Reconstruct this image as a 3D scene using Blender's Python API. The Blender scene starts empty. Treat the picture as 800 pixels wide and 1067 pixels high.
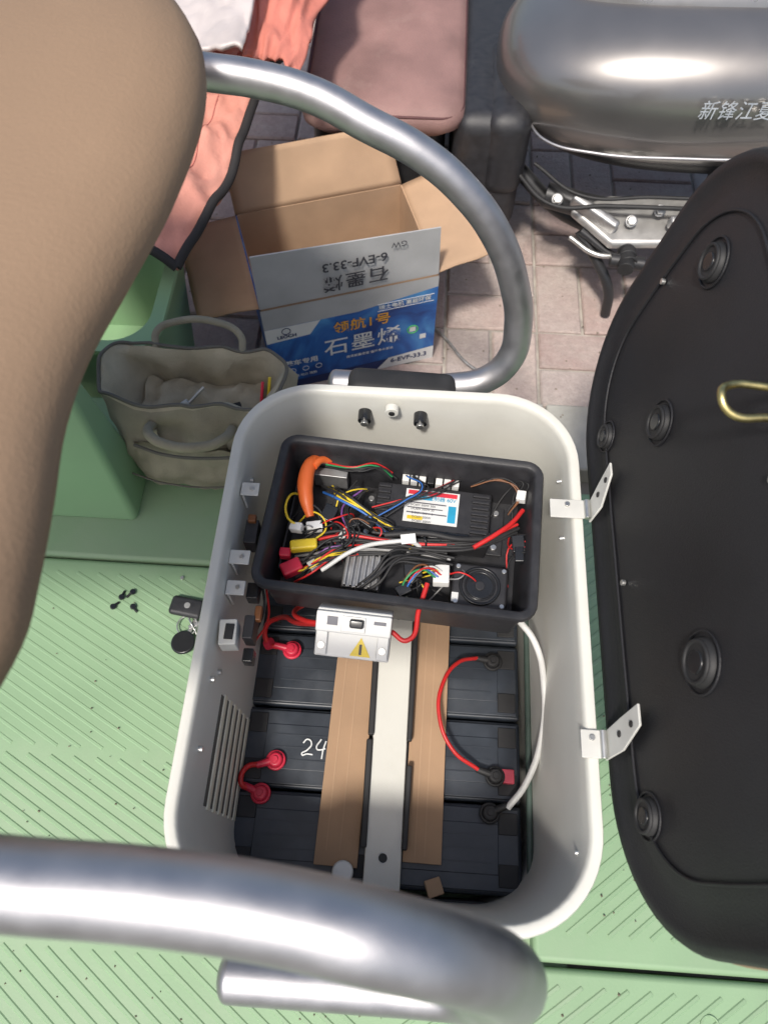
import bpy, bmesh, math, random
from mathutils import Matrix, Vector, Euler
from mathutils import noise as mnoise
random.seed(7)
S=bpy.context.scene
# ------------------------------------------------------------------ helpers
MATS={}
def mat(name,col,rough=.5,metal=0,var=.12,scale=30,bump=.0,bscale=200,coat=0,spec=.5,grime=0,grimecol=(.25,.2,.15)):
    if name in MATS: return MATS[name]
    m=bpy.data.materials.new(name); m.use_nodes=True
    nt=m.node_tree; N=nt.nodes; L=nt.links; b=N['Principled BSDF']
    b.inputs['Roughness'].default_value=rough; b.inputs['Metallic'].default_value=metal
    b.inputs['Coat Weight'].default_value=coat; b.inputs['Specular IOR Level'].default_value=spec
    tc=N.new('ShaderNodeTexCoord'); no=N.new('ShaderNodeTexNoise'); no.inputs['Scale'].default_value=scale
    no.inputs['Detail'].default_value=6; L.new(tc.outputs['Object'],no.inputs['Vector'])
    r=N.new('ShaderNodeValToRGB'); c=Vector(col)
    r.color_ramp.elements[0].position=.3; r.color_ramp.elements[1].position=.7
    r.color_ramp.elements[0].color=(*[max(0,x*(1-var)) for x in c],1)
    r.color_ramp.elements[1].color=(*[min(1,x*(1+var)) for x in c],1)
    L.new(no.outputs['Fac'],r.inputs['Fac']); out=r.outputs['Color']
    if grime>0:
        n2=N.new('ShaderNodeTexNoise'); n2.inputs['Scale'].default_value=scale*.35; n2.inputs['Detail'].default_value=9; n2.inputs['Roughness'].default_value=.7
        L.new(tc.outputs['Object'],n2.inputs['Vector'])
        mr=N.new('ShaderNodeMapRange'); mr.inputs[1].default_value=.48; mr.inputs[2].default_value=.75; mr.inputs[4].default_value=grime
        L.new(n2.outputs['Fac'],mr.inputs[0])
        mx=N.new('ShaderNodeMix'); mx.data_type='RGBA'; L.new(mr.outputs[0],mx.inputs[0]); L.new(out,mx.inputs[6]); mx.inputs[7].default_value=(*grimecol,1)
        out=mx.outputs[2]
    L.new(out,b.inputs['Base Color'])
    mrr=N.new('ShaderNodeMapRange'); mrr.inputs[3].default_value=max(.02,rough-.08); mrr.inputs[4].default_value=min(1,rough+.12)
    L.new(no.outputs['Fac'],mrr.inputs[0]); L.new(mrr.outputs[0],b.inputs['Roughness'])
    if bump>0:
        nb=N.new('ShaderNodeTexNoise'); nb.inputs['Scale'].default_value=bscale; nb.inputs['Detail'].default_value=4
        L.new(tc.outputs['Object'],nb.inputs['Vector'])
        bp=N.new('ShaderNodeBump'); bp.inputs['Strength'].default_value=bump; bp.inputs['Distance'].default_value=.002
        L.new(nb.outputs['Fac'],bp.inputs['Height']); L.new(bp.outputs['Normal'],b.inputs['Normal'])
    MATS[name]=m; return m
def link(o,parent=None):
    S.collection.objects.link(o)
    if parent is not None:
        o.parent=parent; o.matrix_parent_inverse=Matrix.Translation(parent.location).inverted()
    return o
def grp(name,loc=(0,0,0)):
    e=bpy.data.objects.new(name,None); e.location=loc; e.empty_display_size=.05; S.collection.objects.link(e); return e
def mesh(name,verts,faces,m,parent=None,smooth=False,loc=None,rot=None):
    me=bpy.data.meshes.new(name); me.from_pydata([tuple(v) for v in verts],[],faces); me.update()
    bm=bmesh.new(); bm.from_mesh(me); bmesh.ops.recalc_face_normals(bm,faces=bm.faces); bm.to_mesh(me); bm.free()
    if m: me.materials.append(m)
    o=bpy.data.objects.new(name,me)
    if loc: o.location=loc
    if rot: o.rotation_euler=rot
    if smooth:
        for p in me.polygons: p.use_smooth=True
    link(o,parent); return o
def bevel(o,w,seg=2,ang=35):
    b=o.modifiers.new('b','BEVEL'); b.width=w; b.segments=seg; b.limit_method='ANGLE'; b.angle_limit=math.radians(ang)
    for p in o.data.polygons: p.use_smooth=True
    wn=o.modifiers.new('wn','WEIGHTED_NORMAL'); wn.keep_sharp=True
    return o
def box(name,c,s,m,parent=None,rot=(0,0,0),bv=.0015,seg=2):
    x,y,z=[a/2 for a in s]
    v=[(-x,-y,-z),(x,-y,-z),(x,y,-z),(-x,y,-z),(-x,-y,z),(x,-y,z),(x,y,z),(-x,y,z)]
    f=[(0,3,2,1),(4,5,6,7),(0,1,5,4),(1,2,6,5),(2,3,7,6),(3,0,4,7)]
    o=mesh(name,v,f,m,parent,loc=c,rot=rot)
    if bv: bevel(o,bv,seg)
    return o
def cyl(name,a,b_,r,m,parent=None,r2=None,n=28,bv=.0):
    a=Vector(a); b_=Vector(b_); d=b_-a; q=d.to_track_quat('Z','Y').to_matrix(); r2=r if r2 is None else r2
    v=[];f=[]
    for k,(p,rr) in enumerate(((a,r),(b_,r2))):
        for i in range(n):
            t=2*math.pi*i/n; v.append(p+q@Vector((rr*math.cos(t),rr*math.sin(t),0)))
    for i in range(n): j=(i+1)%n; f.append((i,j,n+j,n+i))
    f.append(tuple(range(n))[::-1]); f.append(tuple(range(n,2*n)))
    o=mesh(name,v,f,m,parent)
    bevel(o,bv if bv else min(r,r2)*.12,2)
    return o
def tube(name,pts,r,m,parent=None,cyc=False,res=10,radii=None):
    cu=bpy.data.curves.new(name,'CURVE'); cu.dimensions='3D'; cu.bevel_depth=r; cu.bevel_resolution=3 if r<.006 else (5 if r<.015 else 10); cu.resolution_u=res; cu.use_fill_caps=True
    sp=cu.splines.new('BEZIER'); sp.bezier_points.add(len(pts)-1); sp.use_cyclic_u=cyc
    for i,p in enumerate(pts):
        bp=sp.bezier_points[i]; bp.co=p; bp.handle_left_type='AUTO'; bp.handle_right_type='AUTO'
        if radii: bp.radius=radii[i]
    cu.materials.append(m); o=bpy.data.objects.new(name,cu); link(o,parent); return o
def ring(name,c,R,r,m,parent=None,normal=(0,0,1),n=32,k=10,flat=1):
    q=Vector(normal).to_track_quat('Z','Y').to_matrix(); v=[];f=[]
    for i in range(n):
        a=2*math.pi*i/n
        for j in range(k):
            b=2*math.pi*j/k; v.append(Vector(c)+q@Vector(((R+r*math.cos(b))*math.cos(a),(R+r*math.cos(b))*math.sin(a),r*math.sin(b)*flat)))
    for i in range(n):
        for j in range(k):
            f.append((i*k+j,((i+1)%n)*k+j,((i+1)%n)*k+(j+1)%k,i*k+(j+1)%k))
    return mesh(name,v,f,m,parent,smooth=True)
def rr(x0,x1,y0,y1,r,n=10):
    P=[]
    for cx,cy,a0 in ((x1-r,y1-r,0),(x0+r,y1-r,90),(x0+r,y0+r,180),(x1-r,y0+r,270)):
        for i in range(n+1):
            a=math.radians(a0+90*i/n); P.append((cx+r*math.cos(a),cy+r*math.sin(a)))
    return P
def loft(name,loops,m,parent=None,cap0=False,cap1=False,smooth=True,sharp=None):
    n=len(loops[0]); v=[];f=[]
    for lp in loops: v+= [Vector(p) for p in lp]
    for k in range(len(loops)-1):
        for i in range(n):
            j=(i+1)%n; f.append((k*n+i,k*n+j,(k+1)*n+j,(k+1)*n+i))
    if cap0: f.append(tuple(range(n))[::-1])
    if cap1: f.append(tuple(range((len(loops)-1)*n,len(loops)*n)))
    o=mesh(name,v,f,m,parent)
    if smooth:
        for p in o.data.polygons: p.use_smooth=True
        e=o.modifiers.new('es','EDGE_SPLIT'); e.split_angle=math.radians(sharp or 50)
    return o
def R3(lp,z): return [(x,y,z) for x,y in lp]
def text(name,body,loc,size,m,parent=None,rot=(0,0,0),bold=0,ext=.0002,sx=1,shear=0,sp=1.0):
    t=bpy.data.curves.new(name,'FONT'); t.body=body; t.size=size; t.extrude=ext; t.offset=bold; t.align_x='CENTER'; t.align_y='CENTER'; t.shear=shear; t.space_character=sp
    t.materials.append(m); o=bpy.data.objects.new(name,t); link(o,parent)
    o.location=loc; o.rotation_euler=rot; o.scale[0]*=sx
    return o
# ------------------------------------------------------------------ materials
CREAM=mat('cream_paint',(.64,.635,.585),.42,var=.04,scale=8,bump=.05,grime=.32,grimecol=(.42,.39,.32))
BLK=mat('black_abs',(.022,.022,.025),.45,var=.25,scale=60,bump=.25,bscale=900,grime=.1,grimecol=(.09,.085,.08))
BLKG=mat('black_gloss',(.014,.015,.017),.25,var=.2)
BLKR=mat('black_rubber',(.019,.019,.020),.6,var=.3)
BAT=mat('battery_case',(.027,.034,.045),.38,var=.3,scale=25,grime=.35,grimecol=(.12,.125,.13))
GREEN=mat('green_plastic',(.225,.345,.200),.55,var=.08,scale=5,bump=.08,bscale=300,grime=.6,grimecol=(.31,.36,.265))
GREEND=mat('green_wall',(.225,.375,.205),.5,var=.05,scale=6,grime=.3,grimecol=(.30,.36,.25))
CHROME=mat('satin_steel',(.45,.445,.46),.47,1,var=.06,scale=50,bump=.05,bscale=600)
STEEL=mat('galvanised',(.60,.60,.58),.35,.9,var=.15,scale=60)
ALU=mat('cast_aluminium',(.42,.42,.42),.45,.8,var=.2,scale=60,grime=.4,grimecol=(.05,.045,.04))
TAN=mat('tan_leather',(.265,.175,.108),.58,var=.07,scale=4,bump=.25,bscale=260,grime=.5,grimecol=(.215,.14,.085))
CARD=mat('cardboard',(.38,.245,.15),.85,var=.10,scale=12,bump=.1,bscale=150)
CARDL=mat('cardboard_inner',(.43,.285,.18),.85,var=.10,scale=12,bump=.1)
WHITE=mat('white_plastic',(.72,.72,.70),.4,var=.04)
LG=mat('off_white_bracket',(.55,.55,.52),.45,var=.08)
RED=mat('red_rubber',(.60,.025,.06),.38,var=.1)
REDW=mat('red_wire',(.52,.02,.02),.4,var=.1)
ORANGE=mat('orange_plastic',(.75,.15,.035),.4,var=.08)
YEL=mat('yellow_plastic',(.68,.50,.03),.4,var=.05)
BRASS=mat('yellow_zinc',(.60,.50,.22),.34,1,var=.3,scale=80)
WIREW=mat('white_wire',(.58,.58,.56),.4)
BLU=mat('blue_wire',(.03,.13,.42),.4); GRN=mat('green_wire',(.03,.25,.09),.4); PUR=mat('purple_wire',(.18,.07,.26),.4); BRN=mat('brown_wire',(.16,.06,.02),.4); GRY=mat('grey_wire',(.25,.25,.25),.4)
CONC=mat('kerb_concrete',(.38,.37,.33),.9,var=.15,scale=14,bump=.6,bscale=120,grime=.4,grimecol=(.26,.24,.21))
KHAKI=mat('khaki_canvas',(.285,.255,.185),.9,var=.15,scale=25,bump=.7,bscale=600,grime=.4,grimecol=(.20,.17,.125))
KHAKIL=mat('khaki_lining',(.44,.385,.28),.9,var=.15,scale=20,bump=.5,bscale=400,grime=.5,grimecol=(.24,.20,.14))
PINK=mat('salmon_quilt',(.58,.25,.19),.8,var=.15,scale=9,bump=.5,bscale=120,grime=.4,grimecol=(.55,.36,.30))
SILV=mat('silver_sheet',(.50,.45,.435),.5,.1,var=.12,scale=9)
MAUVE=mat('mauve_leather',(.25,.145,.13),.65,var=.2,scale=10,bump=.5,bscale=300,grime=.7,grimecol=(.36,.27,.235))
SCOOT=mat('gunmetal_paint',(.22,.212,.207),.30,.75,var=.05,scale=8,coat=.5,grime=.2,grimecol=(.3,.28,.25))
SCOOTD=mat('dark_trim',(.03,.03,.032),.4,.2)
LT=mat('lab_txt',(.1,.1,.12),.5)
# ------------------------------------------------------------------ world, sun, camera
w=bpy.data.worlds.new('World'); S.world=w; w.use_nodes=True
nt=w.node_tree; bg=nt.nodes['Background']; sky=nt.nodes.new('ShaderNodeTexSky'); sky.sky_type='NISHITA'; sky.sun_disc=False
sd=Vector((-.16,-.46,.87)).normalized()
sky.sun_elevation=math.asin(sd.z); sky.sun_rotation=math.atan2(sd.x,sd.y); sky.air_density=1.2; sky.dust_density=4
nt.links.new(sky.outputs[0],bg.inputs[0]); bg.inputs[1].default_value=.15
sl=bpy.data.lights.new('sun','SUN'); sl.energy=3.7; sl.angle=math.radians(6); sl.color=(1,.95,.88)
so=bpy.data.objects.new('sun',sl); so.rotation_euler=sd.to_track_quat('Z','Y').to_euler(); so.location=(0,0,5); S.collection.objects.link(so)
cd=bpy.data.cameras.new('camera'); co=bpy.data.objects.new('camera',cd); S.collection.objects.link(co); S.camera=co
co.location=(0,0,1.40); co.rotation_euler=(math.radians(27.4),0,math.radians(3.7)); cd.sensor_fit='VERTICAL'; cd.sensor_height=36; cd.sensor_width=27; cd.lens=25.98; cd.clip_start=.02; cd.clip_end=300
cd.dof.use_dof=True; cd.dof.focus_distance=.98; cd.dof.aperture_fstop=7
S.view_settings.view_transform='Standard'; S.view_settings.look='None'; S.view_settings.exposure=0
# ------------------------------------------------------------------ ground, kerb, bricks
gm=mat('ground_concrete',(.20,.19,.17),.95,var=.25,scale=5,bump=.8,bscale=60,grime=.4,grimecol=(.12,.11,.10))
mesh('ground',[(-60,-60,-.03),(60,-60,-.03),(60,60,-.03),(-60,60,-.03)],[(0,1,2,3)],gm)
kerb=grp('kerb',(0,.95,0))
x=-3.2
while x<3.2:
    box('kerb_stone',(x+.249,.925,-.002),(.494,.17,.06),CONC,kerb,bv=.006); x+=.5
bm_=bpy.data.materials.new('paver'); bm_.use_nodes=True; N=bm_.node_tree.nodes; L=bm_.node_tree.links; b=N['Principled BSDF']; b.inputs['Roughness'].default_value=.9
ge=N.new('ShaderNodeNewGeometry'); rp=N.new('ShaderNodeValToRGB'); L.new(ge.outputs['Random Per Island'],rp.inputs['Fac'])
cr=rp.color_ramp; cr.elements[0].color=(.37,.275,.25,1); cr.elements[1].color=(.49,.39,.35,1)
e=cr.elements.new(.4); e.color=(.44,.33,.295,1); e=cr.elements.new(.7); e.color=(.40,.335,.31,1)
tc=N.new('ShaderNodeTexCoord'); n1=N.new('ShaderNodeTexNoise'); n1.inputs['Scale'].default_value=9; n1.inputs['Detail'].default_value=9; n1.inputs['Roughness'].default_value=.7; L.new(tc.outputs['Object'],n1.inputs['Vector'])
mr=N.new('ShaderNodeMapRange'); mr.inputs[1].default_value=.4; mr.inputs[2].default_value=.75; mr.inputs[4].default_value=.75; L.new(n1.outputs['Fac'],mr.inputs[0])
mx=N.new('ShaderNodeMix'); mx.data_type='RGBA'; L.new(mr.outputs[0],mx.inputs[0]); L.new(rp.outputs['Color'],mx.inputs[6]); mx.inputs[7].default_value=(.48,.42,.375,1)
n3=N.new('ShaderNodeTexNoise'); n3.inputs['Scale'].default_value=55; n3.inputs['Detail'].default_value=8; n3.inputs['Roughness'].default_value=.8; L.new(tc.outputs['Object'],n3.inputs['Vector'])
mr3=N.new('ShaderNodeMapRange'); mr3.inputs[1].default_value=.3; mr3.inputs[2].default_value=.7; mr3.inputs[3].default_value=.74; mr3.inputs[4].default_value=1.10; L.new(n3.outputs['Fac'],mr3.inputs[0])
mu=N.new('ShaderNodeMix'); mu.data_type='RGBA'; mu.blend_type='MULTIPLY'; mu.inputs[0].default_value=1; L.new(mx.outputs[2],mu.inputs[6]); L.new(mr3.outputs[0],mu.inputs[7]); L.new(mu.outputs[2],b.inputs['Base Color'])
n2=N.new('ShaderNodeTexNoise'); n2.inputs['Scale'].default_value=150; L.new(tc.outputs['Object'],n2.inputs['Vector']); bp=N.new('ShaderNodeBump'); bp.inputs['Strength'].default_value=.7; bp.inputs['Distance'].default_value=.003; L.new(n2.outputs['Fac'],bp.inputs['Height']); L.new(bp.outputs[0],b.inputs['Normal'])
v=[];f=[]
def addbrick(x0,x1,y0,y1):
    g=.0035; x0+=g;x1-=g;y0+=g;y1-=g; c=.004; z=random.uniform(-.0018,.0018); t=random.uniform(-.001,.001); k=len(v); j1=lambda:random.uniform(-.0012,.0012)
    v.extend([(x0,y0,-.02),(x1,y0,-.02),(x1,y1,-.02),(x0,y1,-.02),(x0+j1(),y0+j1(),z-c),(x1+j1(),y0+j1(),z-c+t),(x1+j1(),y1+j1(),z-c+t),(x0+j1(),y1+j1(),z-c),(x0+c,y0+c,z),(x1-c,y0+c,z+t),(x1-c,y1-c,z+t),(x0+c,y1-c,z)])
    for a in (0,4):
        for i in range(4): j=(i+1)%4; f.append((k+a+i,k+a+j,k+a+4+j,k+a+4+i))
    f.append((k+8,k+9,k+10,k+11))
Mo=.224
for i in range(-8,9):
    for j in range(0,9):
        x0=.07+i*Mo; y0=1.02+j*Mo
        if (i+j)%2==0: addbrick(x0,x0+Mo/2,y0,y0+Mo); addbrick(x0+Mo/2,x0+Mo,y0,y0+Mo)
        else: addbrick(x0,x0+Mo,y0,y0+Mo/2); addbrick(x0,x0+Mo,y0+Mo/2,y0+Mo)
mesh('brick_pavement',v,f,bm_)
mesh('paver_sand',[(-1.9,1.012,-.008),(2.2,1.012,-.008),(2.2,3.1,-.008),(-1.9,3.1,-.008)],[(0,1,2,3)],mat('joint_sand',(.36,.33,.29),.95,var=.25,scale=30))
# grit and small dry leaf litter on the paving
v=[];f=[]
for i in range(420):
    a,b_=random.uniform(-.9,1.1),random.uniform(.86,2.0); s=random.uniform(.0012,.0035); h=.03 if b_<1.008 else .002; k=len(v)
    q=random.uniform(0,6.28)
    for t in range(4): v.append((a+s*random.uniform(.6,1.3)*math.cos(q+t*1.57),b_+s*random.uniform(.6,1.3)*math.sin(q+t*1.57),h-.001))
    v.append((a,b_,h+s*.8)); f.extend([(k,k+1,k+4),(k+1,k+2,k+4),(k+2,k+3,k+4),(k+3,k,k+4)])
mesh('pavement_grit',v,f,mat('grit',(.22,.19,.15),.95,var=.4,scale=40))
# ------------------------------------------------------------------ green trike body / floor
tr=grp('tricycle_footboard',(0,.2,.25))
box('floor_main',(-.55,.2,.245),(.9,.53,.05),GREEN,tr,bv=.008,seg=3)
box('floor_rear',(-.55,.63,.249),(.9,.325,.05),GREEN,tr,bv=.008,seg=3)
box('floor_under_box',(.0,.25,.22),(.5,.8,.05),GREEN,tr,bv=.004)
box('floor_near',(0,-.42,.247),(2.0,.70,.05),GREEN,tr,bv=.008,seg=3)
box('floor_right',(.6,.29,.245),(.80,.71,.05),GREEN,tr,bv=.008,seg=3)
v=[(-.85,.536,.27),(-.454,.536,.27),(-.486,.605,.585),(-.85,.605,.585),(-.85,.64,.27),(-.455,.64,.27),(-.490,.64,.585),(-.85,.64,.585)]
o=mesh('side_wall',v,[(0,1,2,3),(1,5,6,2),(5,4,7,6),(4,0,3,7),(3,2,6,7),(0,4,5,1)],GREEND,tr); bevel(o,.012,4)
v=[];f=[]
def clipseg(px,py,dx,dy,X0,X1,Y0,Y1):
    t0,t1=-9,9
    for p,d,a,c in ((px,dx,X0,X1),(py,dy,Y0,Y1)):
        ta,tb=(a-p)/d,(c-p)/d
        if ta>tb: ta,tb=tb,ta
        t0=max(t0,ta); t1=min(t1,tb)
    return (t0,t1) if t1-t0>.015 else None
def ribs(X0,X1,Y0,Y1,ang,sp,z,wd=.0045,h=.0013):
    dx,dy=math.cos(ang),math.sin(ang); nx,ny=-dy,dx; cx,cy=(X0+X1)/2,(Y0+Y1)/2; D=math.hypot(X1-X0,Y1-Y0)/2
    s=-D
    while s<D:
        q=clipseg(cx+nx*s,cy+ny*s,dx,dy,X0,X1,Y0,Y1)
        if q:
            a=(cx+nx*s+dx*q[0],cy+ny*s+dy*q[0]); c=(cx+nx*s+dx*q[1],cy+ny*s+dy*q[1]); k=len(v)
            for (ex,ey) in (a,c):
                v.extend([(ex-nx*wd,ey-ny*wd,z-.001),(ex-nx*wd*.4,ey-ny*wd*.4,z+h),(ex+nx*wd*.4,ey+ny*wd*.4,z+h),(ex+nx*wd,ey+ny*wd,z-.001)])
            for i in range(3): f.append((k+i,k+i+1,k+5+i,k+4+i))
            f.append((k,k+1,k+2,k+3)); f.append((k+4,k+5,k+6,k+7))
        s+=sp
A=math.radians
ribs(-.95,-.25,-.045,.150,A(-28),.016,.27)
ribs(-.95,-.25,.165,.44,A(-28),.016,.27,.004,.0007)
ribs(-.95,-.02,-.75,-.09,A(-35),.017,.272)
ribs(.02,.95,-.75,-.09,A(35),.017,.272)
ribs(.235,.95,-.03,.60,A(38),.017,.27)
mesh('anti_slip_ribs',v,f,GREEN,tr)
for p in ((-.47,.02),(.42,-.12),(-.52,-.1),(.1,-.125),(-.3,-.05)):
    ring('floor_boss',(p[0],p[1],.2728),.011,.0014,GREEN,tr)
for p in ((-.31,.52),(-.36,.44),(-.27,.42)):
    cyl('floor_rivet',(p[0],p[1],.27),(p[0],p[1],.2745),.003,STEEL,tr)
v=[];f=[]
for i in range(160):
    a,b_=random.choice(((random.uniform(-.75,-.25),random.uniform(-.03,.60)),(random.uniform(-.5,.5),random.uniform(-.2,-.09)),(random.uniform(.24,.45),random.uniform(-.03,.3)))); s=random.uniform(.0008,.0022); k=len(v); q=random.uniform(0,6.28)
    for t in range(4): v.append((a+s*random.uniform(.6,1.4)*math.cos(q+t*1.57),b_+s*random.uniform(.6,1.4)*math.sin(q+t*1.57),.2725))
    v.append((a,b_,.2735+s*.6)); f.extend([(k,k+1,k+4),(k+1,k+2,k+4),(k+2,k+3,k+4),(k+3,k,k+4)])
mesh('floor_dirt',v,f,mat('dirt_specks',(.16,.14,.10),.95,var=.4,scale=40),tr)
gt=grp('green_plastic_tub',(-.68,1.05,.1))
lp=[(0.03,.05),(0.0,.34),(-.012,.35),(-.012,.36),(.012,.362),(.02,.345),(.04,.08)]
loft('tub_shell',[R3(rr(-.90+a,-.475-a,.84+a,1.17-a,.07),z) for a,z in lp],GREEND,gt,cap0=True,cap1=True)
# ------------------------------------------------------------------ battery box
BX0,BX1,BY0,BY1=-.222,.210,-.03,.587
bb=grp('battery_box',(0,.28,.25))
def BR(a,z,r=.10): return R3(rr(BX0+a,BX1-a,BY0+a,BY1-a,max(.02,r-a),12),z)
loft('box_shell',[BR(.030,.25),BR(.008,.590),BR(.006,.600),BR(.0005,.603),BR(0,.606),BR(0,.616),BR(.0015,.620),BR(.010,.621),BR(.0125,.619),BR(.014,.612),BR(.016,.590),BR(.034,.23)],CREAM,bb,cap1=True,sharp=60)
SL=mat('slat_cream',(.74,.71,.58),.4,var=.05)
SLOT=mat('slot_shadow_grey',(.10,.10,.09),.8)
def wallx(z): return BX0+.016+.018*(.59-z)/.36
th_w=math.atan2(.018,.36)
for i in range(6):
    z=.39+i*.025
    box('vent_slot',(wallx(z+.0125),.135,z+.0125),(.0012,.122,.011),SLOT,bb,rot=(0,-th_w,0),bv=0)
    box('vent_slat',(wallx(z)+.0003,.135,z),(.0030,.128,.011),SL,bb,rot=(0,-th_w,0),bv=.0006)
for xx in (-.062,.012):
    cyl('bolt',(xx,.572,.585),(xx,.556,.583),.009,BLKG,bb); cyl('bolt_core',(xx,.558,.583),(xx,.551,.583),.005,STEEL,bb)
cyl('tab',(-.026,.566,.605),(-.026,.556,.605),.009,CREAM,bb); cyl('tab_hole',(-.026,.557,.605),(-.026,.5545,.605),.004,BLKR,bb)
for yy,zz,l in ((.435,.60,.022),(.345,.595,.024),(.308,.59,.022)):
    box('wall_bracket',(-.194,yy,zz),(l,.018,.0025),LG,bb,bv=.0008); box('wall_bracket_leg',(-.202,yy,zz-.018),(.003,.018,.034),LG,bb,bv=.0008)
    cyl('bracket_screw',(-.191,yy,zz),(-.191,yy,zz+.003),.0028,STEEL,bb)
box('switch_body',(-.188,.385,.57),(.016,.032,.03),BLK,bb); box('switch_cap',(-.188,.40,.588),(.010,.010,.008),BRN,bb)
box('connector_housing',(-.193,.252,.585),(.020,.030,.026),LG,bb,rot=(0,0,A(5))); box('connector_hole',(-.191,.252,.5985),(.010,.018,.003),BLKR,bb,bv=.0005)
box('fuse_holder',(-.172,.262,.575),(.012,.028,.03),BLK,bb); box('fuse_copper',(-.164,.28,.583),(.008,.018,.010),BRN,bb)
box('small_plug',(-.170,.232,.57),(.012,.016,.02),BLKG,bb); box('small_plug',(-.176,.31,.57),(.014,.02,.02),BLKG,bb)
tube('side_lead',[(-.17,.26,.56),(-.165,.30,.55),(-.175,.34,.555),(-.185,.38,.56)],.0016,BLKR,bb); tube('side_lead',[(-.17,.25,.56),(-.160,.29,.54),(-.168,.33,.54)],.0014,REDW,bb)
for yy,zz in ((.125,.585),(.20,.585),(.215,.56),(.47,.56)):
    cyl('inner_rivet',(-.2065,yy,zz),(-.201,yy,zz),.0035,STEEL,bb)
for yy in (.48,.40,.05):
    cyl('inner_rivet_right',(.195,yy,.585),(.189,yy,.583),.0024,STEEL,bb)
# ------------------------------------------------------------------ batteries
XL=(-.200,-.018); XR=(-.012,.170)
rows=((.008,.112),(.1155,.2185),(.222,.325),(.3285,.4315))
def battery(x0,x1,y0,y1):
    g=grp('lead_acid_battery',((x0+x1)/2,(y0+y1)/2,.3))
    box('case',((x0+x1)/2,(y0+y1)/2,.303),(x1-x0,y1-y0,.146),BAT,g,bv=.004,seg=3)
    box('cover',((x0+x1)/2,(y0+y1)/2,.3777),(x1-x0-.008,y1-y0-.008,.0045),BAT,g,bv=.0015)
    box('vent_strip',((x0+x1)/2+.0,(y0+y1)/2,.3805),(x1-x0-.06,y1-y0-.045,.0025),BAT,g,bv=.001)
    for sx in (-1,1):
        xx=(x0+x1)/2+sx*((x1-x0)/2-.018)
        for sy in (-1,1):
            box('terminal_recess',(xx,(y0+y1)/2+sy*.030,.3808),(.024,.026,.003),BLKR,g,bv=.001)
    for k in range(3):
        box('cover_rib',((x0+x1)/2,(y0+y1)/2+(k-1)*.016,.3822),(x1-x0-.08,.0015,.001),BAT,g,bv=0)
    return g
for (y0,y1) in rows:
    battery(*XL,y0,y1); battery(*XR,y0,y1)
box('battery_foam_packing',(.0,-.006,.31),(.30,.014,.10),BLKR,bb,bv=.002)
fr=mat('dark_green_frame',(.06,.09,.075),.5,var=.2)
tube('frame_rod',[(.178,.01,.385),(.180,.2,.385),(.181,.42,.385)],.004,fr,bb)
tube('frame_rod',[(-.206,.02,.375),(-.206,.2,.375),(-.206,.42,.375)],.003,fr,bb)
hw=grp('handwritten_mark',(-.10,.17,.385))
PM=mat('paint_marker',(.8,.82,.82),.5)
def HW(p): return [(-.119+a*.019,.157+b_*.021,.3838) for a,b_ in p]
tube('digit_two',HW([(0,.75),(.3,1),(.6,.75),(.35,.35),(0,.05),(.35,.1),(.75,.08)]),.0011,PM,hw)
tube('digit_four',HW([(1.25,1.05),(1.0,.45),(1.25,.4),(1.6,.5)]),.0011,PM,hw); tube('digit_four_stem',HW([(1.6,.95),(1.45,.4),(1.4,-.15)]),.0011,PM,hw)
# ------------------------------------------------------------------ cardboard packing and hold-down bar
cp=grp('cardboard_packing',(0,.2,.39))
box('card_left',(-.0585,.20,.3885),(.054,.345,.004),CARD,cp,rot=(0,0,A(-1.2)),bv=.0006)
box('card_right',(.046,.21,.3885),(.048,.345,.004),CARD,cp,rot=(0,0,A(-.6)),bv=.0006)
for xx in (-.072,-.055,.05,.038): box('crease',(xx,.205,.3908),(.0015,.32,.0008),CARDL,cp,rot=(0,0,A(-1)),bv=0)
hb=grp('battery_hold_down_bar',(0,.2,.40))
box('bar_web',(-.004,.19,.400),(.044,.37,.004),CREAM,hb,bv=.001)
box('bar_flange',(-.025,.19,.394),(.003,.37,.012),CREAM,hb,bv=.0006); box('bar_flange',(.017,.19,.394),(.003,.37,.012),CREAM,hb,bv=.0006)
cyl('bar_hole',(-.004,.040,.4015),(-.004,.040,.4026),.0055,BLKR,hb); cyl('bar_hole',(-.002,.35,.4015),(-.002,.35,.4026),.004,BLKR,hb)
ring('hole_edge',(-.004,.040,.4025),.006,.0007,STEEL,hb)
for yy,l in ((.235,.10),(.115,.13),(.33,.07)):
    box('foam_strip',(-.0295,yy,.4035),(.008,l,.010),BLKR,hb,bv=.002,rot=(0,0,A(.6)))
for yy,l in ((.265,.17),(.10,.10)):
    box('foam_strip',(.0225,yy,.4035),(.007,l,.009),BLKR,hb,bv=.002,rot=(0,0,A(-.8)))
cyl('plastic_cap',(-.052,.022,.39),(-.052,.022,.402),.013,WHITE,hb,bv=.003); box('card_scrap',(.06,.012,.392),(.02,.02,.006),CARDL,hb,rot=(0,A(10),A(20)))
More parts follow.
